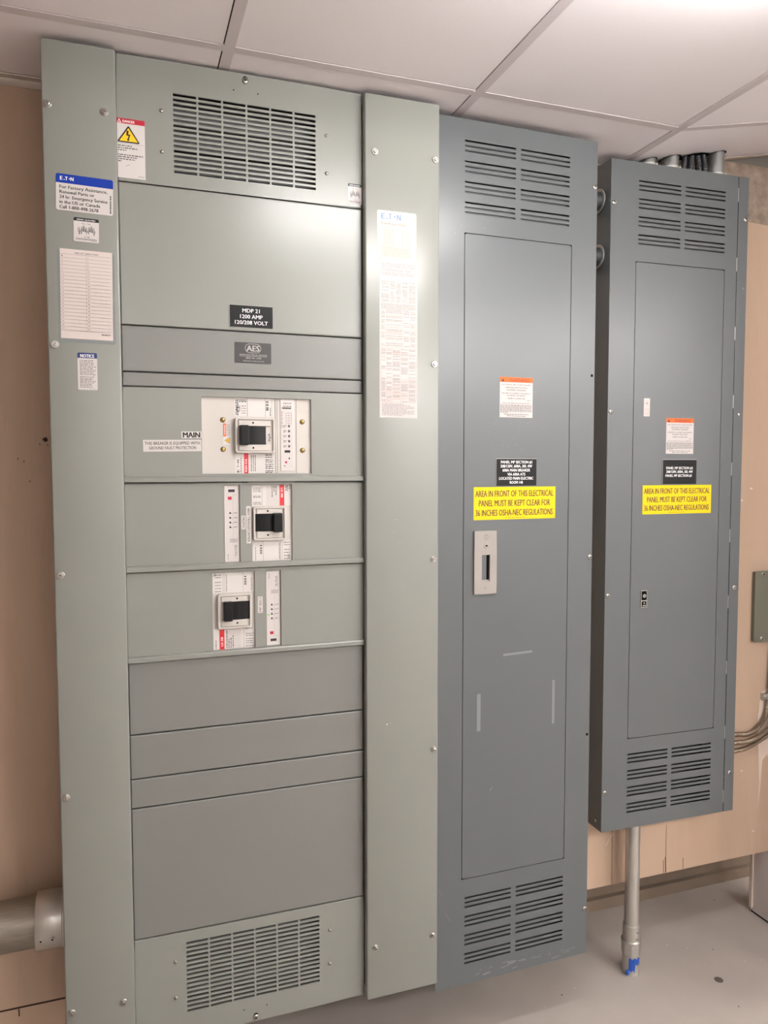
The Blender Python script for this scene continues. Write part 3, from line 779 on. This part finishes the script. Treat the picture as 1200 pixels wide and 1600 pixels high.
s = Sticker(.1356,.1808,1.7001,1.7157, PY-.002, [M_WHITE, M_BLK], .0003, tilt=.8); s.text('MAIN', .06,.94,.90,.78,1,.045); put(s, 'name_tape', 'white tape reading MAIN')
s = Sticker(.0505,.1803,1.6691,1.6959, PY-.002, [M_WHITE, M_BLK], .0003, tilt=.9)
s.text('THIS BREAKER IS EQUIPPED WITH', .025,.975,.42,.26,1,.012); s.text('GROUND FAULT PROTECTION', .095,.905,.82,.26,1,.012)
put(s, 'name_tape', 'white two-line tape about ground fault protection')
s = Sticker(.2709,.2812,1.4843,1.5170, PY-.002, [M_WHITE, M_BLK], .0002); s.text('MDP41', .10,.90,.25,.5,1,0,rot=-90); put(s, 'name_tape', 'small upright tape reading MDP41')
s = Sticker(.2827,.2938,1.4499,1.5398, PY-.002, [M_WHITE, M_BLK], .0002); s.text('480V TRANSFORMER', .05,.96,.25,.5,1,0,rot=-90); put(s, 'name_tape', 'upright tape reading 480V TRANSFORMER')
s = Sticker(.3080,.3200,1.2800,1.3196, PY-.002, [M_WHITE, M_BLK], .0002); s.text('MP SEC1', .94,.08,.72,.42,1,0,rot=90); put(s, 'name_tape', 'upright tape reading MP SEC1')
# paint nicks on the right cover
bm = bmesh.new()
for x, z, a in ((.6315,.975,.003),(.642,.977,.0012),(.655,1.50,.0012),(.650,1.47,.001),(.667,1.44,.001)):
    obj('paint_nick', prism(bmesh.new(), [(x-a,z),(x,z-a*.7),(x+a*.9,z),(x,z+a)], CY-.0002, CY), M_WHITE, rc)

# ================================================================== PANELBOARDS
def door_shape(x0, x1, z0, z1): return rrect_pts(x0, x1, z0, z1, .006, 4)
def group_holes(u0, um0, um1, u1, z0, z1, sl=.0048):
    """four groups of three slots in two columns"""
    P = (z1-z0); hs = []
    gp = .0525*P/.1867; ip = .01255*P/.1867
    gp = (P - 2*ip - sl)/3
    for g_ in range(4):
        for k in range(3):
            zt = z1 - g_*gp - k*ip
            hs += [(u0, um0, zt-sl, zt), (um1, u1, zt-sl, zt)]
    return hs
def panelboard(name, loc, rz, label, W, z0, z1, door, depth, hinge=None):
    p = empty(name, loc, rz, label, 'panelboard')
    D0, D1, D2, D3 = door; gp = .0017
    hs = group_holes(.080 if not hinge else .0960, .2300 if not hinge else .2455, .2461 if not hinge else .2620, .3988 if not hinge else .4104, 2.2940, 2.4807)
    hs += group_holes(.0889 if not hinge else .0905, .2345 if not hinge else .2379, .2500 if not hinge else .2537, .4056 if not hinge else .4052, *((.2581,.4495) if not hinge else (.5592,.7470)), sl=.0056)
    hs.append((D0-gp, D1+gp, D2-gp, D3+gp))
    X1 = W if not hinge else hinge-.0014
    obj('trim', plate_holes(0, X1, z0, z1, hs, 0, .0022, .0009), M_PB, p)
    if hinge:
        obj('hinge_trim', plate_holes(hinge+.0014, W, z0, z1, [], 0, .0022, .0009), M_PB, p)
        bm = bmesh.new(); n = 46; za, zb = z0+.03, z1-.035
        for k in range(n):
            a = za+(zb-za)*k/n; lathe(bm, [(.0011, a+.0010), (.0011, a+(zb-za)/n-.0010)], 'Z', c=(hinge, .0012, 0), n=8, mi=0 if k % 5 else 1)
        obj('piano_hinge', bm, (M_GAP, M_GALV), p)
        obj('hinge_gap', newbox(hinge-.006, hinge+.006, .0024, .004, z0+.002, z1-.002), M_GAP, p)
    bm = bmesh.new(); b0 = 0 if hinge else .012
    for a in ((b0, b0+.002, .0024, depth, z0+(0 if hinge else .012), z1-(0 if hinge else .012)), (W-b0-.002, W-b0, .0024, depth, z0+.012*(not hinge), z1-.012*(not hinge)),
              (b0+.002, W-b0-.002, depth-.002, depth, z0+.012*(not hinge), z1-.012*(not hinge)), (b0+.002, W-b0-.002, .0024, depth-.002, z0+.012*(not hinge), z0+.002+.012*(not hinge)),
              (b0+.002, W-b0-.002, .0024, depth-.002, z1-.002-.012*(not hinge), z1-.012*(not hinge))): box(bm, *a)
    obj('enclosure', bm, M_PB, p)
    bm = bmesh.new()
    box(bm, .07, .43, .020, .022, 2.28, 2.49)
    for g_ in range(4):
        for k in range(3):
            zt = 2.4807 - g_*.05275 - k*.0126 - .0048
            vs = [bm.verts.new(q) for q in ((.07,.003,zt-.0006),(.43,.003,zt-.0006),(.43,.010,zt-.0040),(.07,.010,zt-.0040))]
            bm.faces.new(vs)
    obj('baffle', bm, M_BAF, p)
    obj('baffle', newbox(.07, .43, .070, .072, (.24 if not hinge else .545), (.47 if not hinge else .765)), M_DARK, p)
    d = obj('door', prism(bmesh.new(), door_shape(D0, D1, D2, D3), -.0002, .0022, 0, .0007), M_PB, p)
    obj('door_backing', newbox(D0-.012, D1+.012, .006, .008, D2-.012, D3+.012), M_GAP, p)
    return p, d
P1, D1_ = panelboard('panelboard', (.7825, 1.828, 0), .0192, 'taller dark grey panelboard between the switchboard and the hinged panelboard, reaching lowest', .4850+.004, .2000, 2.5338, (.0806,.4069,.5023,2.2426), .19)
P2, D2_ = panelboard('panelboard', (1.373, 1.915, 0), -.0247, 'shorter dark grey panelboard with a piano hinge, furthest right on the wall', .4990, .5106, 2.5330, (.0903,.4122,.7951,2.2424), .098, hinge=.4600)
for x, z in ((.4847,2.4103),(.4824,1.3758),(.4850-.001,.3356)): screw(PAN, P1, min(x,.4815), 0, z)
for x, z in ((.480,1.8899),(.481,.8582)): hole_dot(P1, x, 0, z, .0042)
for x, z in ((.0104,2.4076),(.0098,1.7975),(.0101,1.2439),(.0099,.6342),(.4879,2.4044),(.4836,1.7976),(.4812,1.2458),(.4811,.6385)): screw(PAN, P2, x, 0, z)
o = screw(RIVET, P2, .4836, 0, 2.1913)
o = screw(RIVET, P2, -.0002, .030, .535); o.rotation_euler = (0, 0, -math.pi/2)

def warn_label(u0, u1, z0, z1, par):
    s = Sticker(u0, u1, z0, z1, -.0002, [M_WHITE, M_ORNG, M_BLK, M_GREYT, M_MAR], .0005)
    s.bar(0,0,1,.125,1); s.poly([(.04,.11),(.09,.03),(.14,.11)],4); s.text('WARNING', .29,.88,.108,.080,4,.012)
    for t, a, b_, fy, fh in (('ELECTRICAL ARC FLASH HAZARD',.05,.95,.20,.032),('PERSONAL PROTECTION',.17,.83,.275,.036),('EQUIPMENT REQUIRED',.20,.80,.335,.036),
                          ('FAILURE TO COMPLY CAN RESULT',.05,.95,.415,.034),('IN INJURY OR DEATH',.22,.78,.470,.034),('REFER TO NFPA 70E',.24,.76,.545,.034),('Achieve the Flash Protection, AND NEC',.06,.92,.655,.028)):
        s.text(t, a, b_, fy, fh, 3, .012)
    s.dashes(.82,.93,.57,.010,3,.05)
    for k in range(8): s.dashes(.02, .97 if k < 7 else .25, .685+k*.0265, .012, 3, .06)
    s.dashes(.12,.88,.915,.014,3,.06); s.dashes(.22,.80,.955,.014,3,.06)
    return s.done('warning_label', par, 'white label with an orange WARNING header')
def osha(u0, u1, z0, z1, par):
    s = Sticker(u0, u1, z0, z1, -.0002, [M_YEL, M_MAR], .0005, .0008, tilt=0)
    for i, (t, a, b_) in enumerate((('AREA IN FRONT OF THIS ELECTRICAL',.018,.975),('PANEL MUST BE KEPT CLEAR FOR',.060,.935),('36 INCHES OSHA-NEC REGULATIONS',.022,.968))):
        s.text(t, a, b_, .295+i*.293, .185, 1, .028)
    s.dashes(.38,.62,.94,.012,1,.03)
    return s.done('clearance_sign', par, 'bright yellow sign with dark lettering')
warn_label(.1864,.2880,1.7669,1.8750, D1_); osha(.1098,.3641,1.4901,1.5786, D1_)
engraved(.1757,.3020,1.5819,1.6557, -.0002, [('PANEL MP SECTION #1',.12,.89,.18,.10),('208/120V, 600A, 3Ø, 4W',.11,.89,.33,.10),('600A MAIN BREAKER',.16,.84,.48,.10),('VIA 600A ATS',.28,.72,.63,.10),('LOCATED MAIN ELECTRIC',.08,.92,.78,.10),('ROOM 140',.34,.66,.93,.10)], D1_, label='black engraved plate with six lines of white letters', bold=.022)
warn_label(.2084,.3100,1.6731,1.7820, D2_); osha(.1275,.3818,1.4880,1.5766, D2_)
engraved(.1968,.3230,1.5800,1.6557, -.0002, [('PANEL MP SECTION #2',.11,.89,.40,.10),('208/120V, 600A, 3Ø, 4W',.11,.89,.55,.10),('PANEL MP SECTION #1',.09,.86,.71,.10)], D2_, label='black engraved plate with three lines of white letters', bold=.022)
s = Sticker(.1262,.1477,1.7856,1.8399, -.0002, [M_WHITE, M_RED, M_BLK, M_PINK], .0008)
s.poly([(.5+.33*math.cos(t*.5236), .27+.15*math.sin(t*.5236)) for t in range(12)], 3); s.poly([(.5+.26*math.cos(t*.5236), .27+.118*math.sin(t*.5236)) for t in range(12)], 0, -.0009); s.poly([(.33,.30),(.5,.22),(.67,.30)], 2, -.0011)
s.bar(.25,.58,.75,.88,3); s.bar(.31,.61,.69,.85,0,-.0009)
s.done('inspection_tag', D2_, 'small white tag with a pink ring')
# flush latch of the taller panelboard
lt = obj('latch', plate_holes(.1098,.1778,1.2893,1.4608, [(.1325,.1568,1.3216,1.3957)], -.0070, .0068, .0020), M_TAUPE, D1_, label='taupe latch plate with a recessed pull')
bm = bmesh.new()
box(bm, .1325,.1490, -.0012,-.0004, 1.3216,1.3957); box(bm, .1490,.1568,-.0005,-.0003,1.3216,1.3957, 1)
vs = [bm.verts.new(q) for q in ((.1325,-.0066,1.3217),(.1568,-.0066,1.3217),(.1568,-.0012,1.3275),(.1325,-.0012,1.3275))]; bm.faces.new(vs).material_index = 2
obj('pull_recess', bm, (M_PB, M_GAP, M_TAUPE), D1_)
bm = bmesh.new(); lathe(bm, [(.0075,-.0070),(.0075,-.0076),(.0062,-.0082)],'Y',c=(.1452,0,1.4202),n=24); prism(bm,[(.1408,1.4195),(.1432,1.4225),(.1470,1.4228),(.1496,1.4200),(.147,1.4188)],-.0086,-.0081,1)
obj('lock_cylinder', bm, (M_TAUPE, M_GAP), D1_)
s = Sticker(.1370,.1530,1.4365,1.4530, -.0070, [M_TAUPE, M_GREYT], .001, .0003); ring(s,.04,.96,.04,.96,.0005,1); ring(s,.28,.72,.2,.8,.0005,1); s.done('embossed_mark', D1_)
obj('bolt_mark', lathe(bmesh.new(), [(.0042,-.0070),(.0030,-.0078)],'Y',c=(.1443,0,1.3063),n=18), M_TAUPE, D1_)
# small black and chrome latch of the hinged panelboard
bm = newbox(.1272,.1493,-.0030,-.0002,1.2013,1.2540,0,.0008); box(bm,.1292,.1473,-.0034,-.0029,1.2240,1.2525,1); box(bm,.1300,.1465,-.0034,-.0029,1.2035,1.2205,1)
lathe(bm, [(.0058,-.0036),(.0050,-.0052)],'Y',c=(.1383,0,1.2375),n=20,mi=0); box(bm,.1372,.1394,-.0056,-.0050,1.2355,1.2395,1); box(bm,.1330,.1440,-.0042,-.0033,1.2060,1.2090,0); lathe(bm, [(.003,-.0036),(.0024,-.0046)],'Y',c=(.1383,0,1.2150),n=16,mi=0)
obj('latch', bm, (M_ZINC, M_GAP), D2_, label='small black and chrome latch')
# tape residue, scrapes
for u0,u1,z0,z1,tl in ((.2035,.2950,1.1135,1.1200,1.5),(.1235,.1345,.9109,1.0144,0),(.3618,.3700,.9038,1.0296,0)):
    s = Sticker(u0,u1,z0,z1,-.0002,[M_TAPE],.001,.0002,tilt=tl); s.done('tape_residue', D1_)
bm = bmesh.new()
def scr(x0,z0,x1,z1,wd): strip(bm, x0,z0,x1,z1,wd,0,-.0005)
scr(.164,.738,.173,.748,.0022)
rnd = random.Random(5)
for cx, cz_, n in ((.24,1.70,9),(.20,1.70,5),(.30,1.705,4)):
    for k in range(n):
        x, z = cx+rnd.uniform(-.045,.045), cz_+rnd.uniform(-.03,.05); a = rnd.uniform(0,3); l = rnd.uniform(.002,.008); scr(x,z,x+l*math.cos(a),z+l*math.sin(a),.0006)
obj('scratches', bm, M_TAPE, D1_)['kind'] = 'stuff'
bm = bmesh.new()
for x,z in ((.070,2.262),(.135,2.262),(.05,2.24)): prism(bm, [(x,z),(x+.003,z-.001),(x+.003,z+.002)],-.0004,0)
scr(.030,.42,.045,.39,.0008); scr(.0,.5,.02,.47,.0006)
obj('scratches', bm, M_TAPE, P1)['kind'] = 'stuff'
bm = bmesh.new()
for k in range(26):
    x = rnd.uniform(.12,.42); z = .205+rnd.uniform(.002,.03)*(1-abs(x-.2)*1.5); l = rnd.uniform(.006,.03)
    strip(bm, x, z, x+l, z+l*.12, rnd.uniform(.0006,.0028), 0, -.0004)
obj('scuff_marks', bm, M_TAPE, P1)['kind'] = 'stuff'

# conduit nipples joining the two panelboards (locknut rings seen in the gap)
for z in (2.425, 2.262):
    n = empty('conduit_nipple', (1.30, 1.968, z), 0, {2.425:'upper galvanised nipple bridging the gap between the two panelboards', 2.262:'lower galvanised nipple bridging the gap between the two panelboards'}[z], 'conduit', 'nipples between the panelboards')
    obj('pipe', lathe(bmesh.new(), [(.027,-.03),(.027,.076)],'X',n=36), mat('dark_nipple', rgb(70,72,76), .5, metal=.6), n, smooth=True)
    bm = bmesh.new(); lathe(bm, [(.027,.0625),(.034,.0625),(.035,.0632),(.035,.0655),(.034,.0665),(.027,.0665)],'X',n=36)
    obj('locknut', bm, M_GALV, n)

# ================================================================== CONDUITS
# vertical conduit from the hinged panelboard to the floor
c = empty('floor_conduit', (1.530, 1.965, 0), 0, 'upright metal conduit from the floor to the underside of the shorter panelboard', 'conduit')
obj('pipe', lathe(bmesh.new(), [(.0225,.10),(.0225,.515)],'Z',n=40), M_GALV, c, smooth=True)
bm = bmesh.new(); lathe(bm, [(.0235,.162),(.0262,.161),(.0265,.159),(.0262,.106),(.0235,.106)],'Z',n=40)
for zz in (.145,.122): lathe(bm, [(.0038,-.0262),(.0038,-.0295)],'Y',c=(.003,0,zz),n=14); box(bm,.0005,.0055,-.0302,-.0294,zz-.0006,zz+.0006,1)
obj('coupling', bm, (M_GALV, M_GAP), c, smooth=True)
bm = bmesh.new(); pts = [(.0300*math.cos(math.pi/4*k+.2), .0300*math.sin(math.pi/4*k+.2)) for k in range(8)]
a = [[bm.verts.new((x*s_, y*s_, z)) for x, y in pts] for s_, z in ((.94,.106),(1,.102),(1,.068),(.94,.064))]
for q, s_ in zip(a, a[1:]):
    for k in range(8): bm.faces.new((q[k], q[(k+1)%8], s_[(k+1)%8], s_[k]))
bm.faces.new(a[0]); bm.faces.new(a[-1])
lathe(bm, [(.0295,.112),(.0312,.110),(.0312,.104),(.0295,.102)],'Z',n=32)
obj('hex_fitting', bm, M_GALV, c)
obj('stub', lathe(bmesh.new(), [(.0272,0),(.0272,.064)],'Z',n=36), M_GALV, c, smooth=True)
bm = bmesh.new()
n = 14; rad = .0278
for (t0, t1, zs) in ((-2.45,-1.10,(.018,.058)),):
    A = []; 
    for k in range(n+1):
        t = t0+(t1-t0)*k/n; zl = zs[0]+.004*math.sin(k*1.7)+(.020 if t > -1.75 else 0); zh = zs[1]+.003*math.sin(k*1.1)
        A.append([bm.verts.new((rr*math.cos(t), rr*math.sin(t), z)) for rr, z in ((rad, zl), (rad+.0008, zl), (rad+.0008, zh), (rad, zh))])
    for q, s_ in zip(A, A[1:]):
        for k in range(4): bm.faces.new((q[k], q[(k+1)%4], s_[(k+1)%4], s_[k]))
    bm.faces.new(A[0]); bm.faces.new(A[-1])
lathe(bm, [(.002,.006),(.006,.008),(.007,.014),(.005,.020),(.002,.022)],'Z',c=(-.026,-.018,0),n=12)
obj('blue_tape', bm, M_BTAPE, c, label='torn blue masking tape')

# big horizontal conduit entering the switchboard from the left
c = empty('large_conduit', (-.142, 1.93, .546), 0, 'thick scratched metal conduit entering the left side of the switchboard low down', 'conduit')
obj('pipe', lathe(bmesh.new(), [(.0575,-1.7),(.0575,-.03)],'X',n=64), M_GALVD, c, smooth=True)
bm = bmesh.new(); lathe(bm, [(.0590,-.068),(.0650,-.068),(.0660,-.066),(.0660,-.022),(.0650,-.018),(.0650,-.010),(.0690,-.008),(.0690,0),(.0600,0)],'X',n=64)
for x in (-.055,-.030):
    t = -2.75+.02; 
    for rr, h0, h1, mi in ((.0048,-.0655,-.0685,0),(.0022,-.0684,-.0690,1)):
        b2 = bmesh.new(); lathe(b2, [(rr,h0),(rr,h1)],'Y',c=(x,0,0),n=16,mi=mi)
        bmesh.ops.rotate(b2, verts=b2.verts[:], matrix=Matrix.Rotation(math.radians(12),3,'X'), cent=(x,0,0))
        me = bpy.data.meshes.new('t'); b2.to_mesh(me); b2.free(); bm.from_mesh(me); bpy.data.meshes.remove(me)
obj('coupling', bm, (M_GALV, M_GAP), c, smooth=True, label='smooth galvanised coupling with two set screws')

# conduits and cables leaving the top of the hinged panelboard
def riser(x, y, r, z0, label, screwside=1):
    t = empty('riser_conduit', (x, y, 0), 0, label, 'conduit', 'riser conduits above the right panelboard')
    obj('pipe', lathe(bmesh.new(), [(r,z0),(r,2.76)],'Z',n=36), mat('aged_conduit', rgb(150,152,150), .42, metal=.8), t, smooth=True)
    bm = bmesh.new(); lathe(bm, [(r,z0),(r+.003,z0),(r+.003,z0+.020),(r,z0+.021)],'Z',n=36); lathe(bm, [(.0035,-r-.002),(.0035,-r-.006)],'Y',c=(r*.45,0,z0+.014),n=12)
    bmesh.ops.recalc_face_normals(bm, faces=bm.faces[:])
    obj('connector', bm, M_GALV, t, smooth=True)
riser(1.540, 1.970, .026, 2.533, 'leftmost conduit stub rising from the right panelboard into the ceiling')
riser(1.622, 1.968, .028, 2.533, 'second conduit stub from the left above the right panelboard')
riser(1.795, 1.965, .027, 2.533, 'rightmost conduit stub rising from the right panelboard into the ceiling')
for i, (xa, xb, r, lab) in enumerate(((1.668,1.676,.0080,'leftmost'),(1.693,1.701,.0100,'second from left'),(1.726,1.723,.0095,'third from left'),(1.751,1.745,.0085,'rightmost'))):
    bm = tube(bmesh.new(), [(xa,1.962,2.533),(xa+(xb-xa)*.3,1.960,2.57),(xb,1.965,2.62),(xb,1.97,2.74)], r, 12, .08, .003)
    M_FLEXD = mat('dark_armoured_cable', rgb(84,84,88), .45, metal=.7)
    tag(obj('flexible_cable', bm, M_FLEXD, smooth=True), f'dark armoured cable rising between the conduits above the right panelboard, {lab} of four', 'cable', 'armoured cables above the right panelboard')
# ragged cut-outs in the sloping tile round the risers
bm = bmesh.new(); rnd = random.Random(2)
for x, y, r in ((1.540,1.970,.030),(1.622,1.968,.033),(1.795,1.965,.032),(1.710,1.965,.052)):
    vs = []
    for k in range(20):
        t = 2*math.pi*k/20; rr = r*(1+rnd.uniform(-.03,.12)); X = x+rr*math.cos(t); Y = y+rr*math.sin(t)*(.9 if r < .05 else .55); vs.append(bm.verts.new((X, Y, cz(X)-.0008)))
    bm.faces.new(vs)
obj('ragged_cutout', bm, M_GAP, slab)

# junction box and armoured cables at the right edge
jb = empty('junction_box', (2.048, 2.008, 1.029), 0, 'olive grey square junction box on the wall at the right edge', 'junction box')
obj('body', newbox(.004,.296,.0015,.0165,.003,.243), M_JBOX, jb)
obj('cover', prism(bmesh.new(), rrect_pts(0,.30,0,.2466,.006), 0, .0018, 0, .0012), M_JBOX, jb)
for x, z in ((.033,.2352),(.034,.0035+.008),(.27,.235),(.27,.012)): screw(PAN, jb, x, 0, z)
YW = 2.012
for pts, lab in (([(1.885,2.014,.711),(1.99,YW+.002,.711),(2.04,YW,.708),(2.084,YW,.728),(2.114,YW,.765),(2.124,YW,.815),(2.130,YW,.86),(2.133,YW,.95),(2.135,YW,1.036)], 'armoured cable curving up to the bottom of the junction box'),
                 ([(1.885,1.996,.692),(1.99,YW-.015,.690),(2.04,YW-.016,.691),(2.092,YW-.017,.712),(2.130,YW-.018,.742),(2.146,YW-.020,.80)], 'middle armoured cable sweeping right past the panelboard corner'),
                 ([(1.885,2.009,.655),(1.99,YW,.655),(2.04,YW,.660),(2.092,YW-.001,.680),(2.130,YW-.002,.700),(2.146,YW-.004,.740)], 'lowest armoured cable sweeping right past the panelboard corner')):
    tag(obj('armoured_cable', tube(bmesh.new(), pts, .0075, 12, .10, .0028), M_FLEX, smooth=True), lab, 'cable', 'armoured cables at the right edge')
t = empty('cable_strap', (2.128, 2.012, .832), 0, 'small dark metal strap holding the armoured cable under the junction box', 'strap')
bm = newbox(-.028,.026,-.002,.012,-.011,.011,0,.0015); obj('plate', bm, M_GALV, t)
bm = bmesh.new(); lathe(bm, [(.0100,-.011),(.0108,-.009),(.0108,.009),(.0100,.011)],'Z',n=20); obj('saddle', bm, M_GALV, t, smooth=True)
screw(RIVET, t, -.020, -.002, 0)
# floor plug
tag(obj('floor_plug', lathe(bmesh.new(), [(.014,0),(.013,.0012)],'Z',c=(1.7687,1.8372,0),n=24), mat('plug_grey', rgb(96,88,80), .7)), 'round dark grey plug set in the floor right of the upright conduit', 'plug')
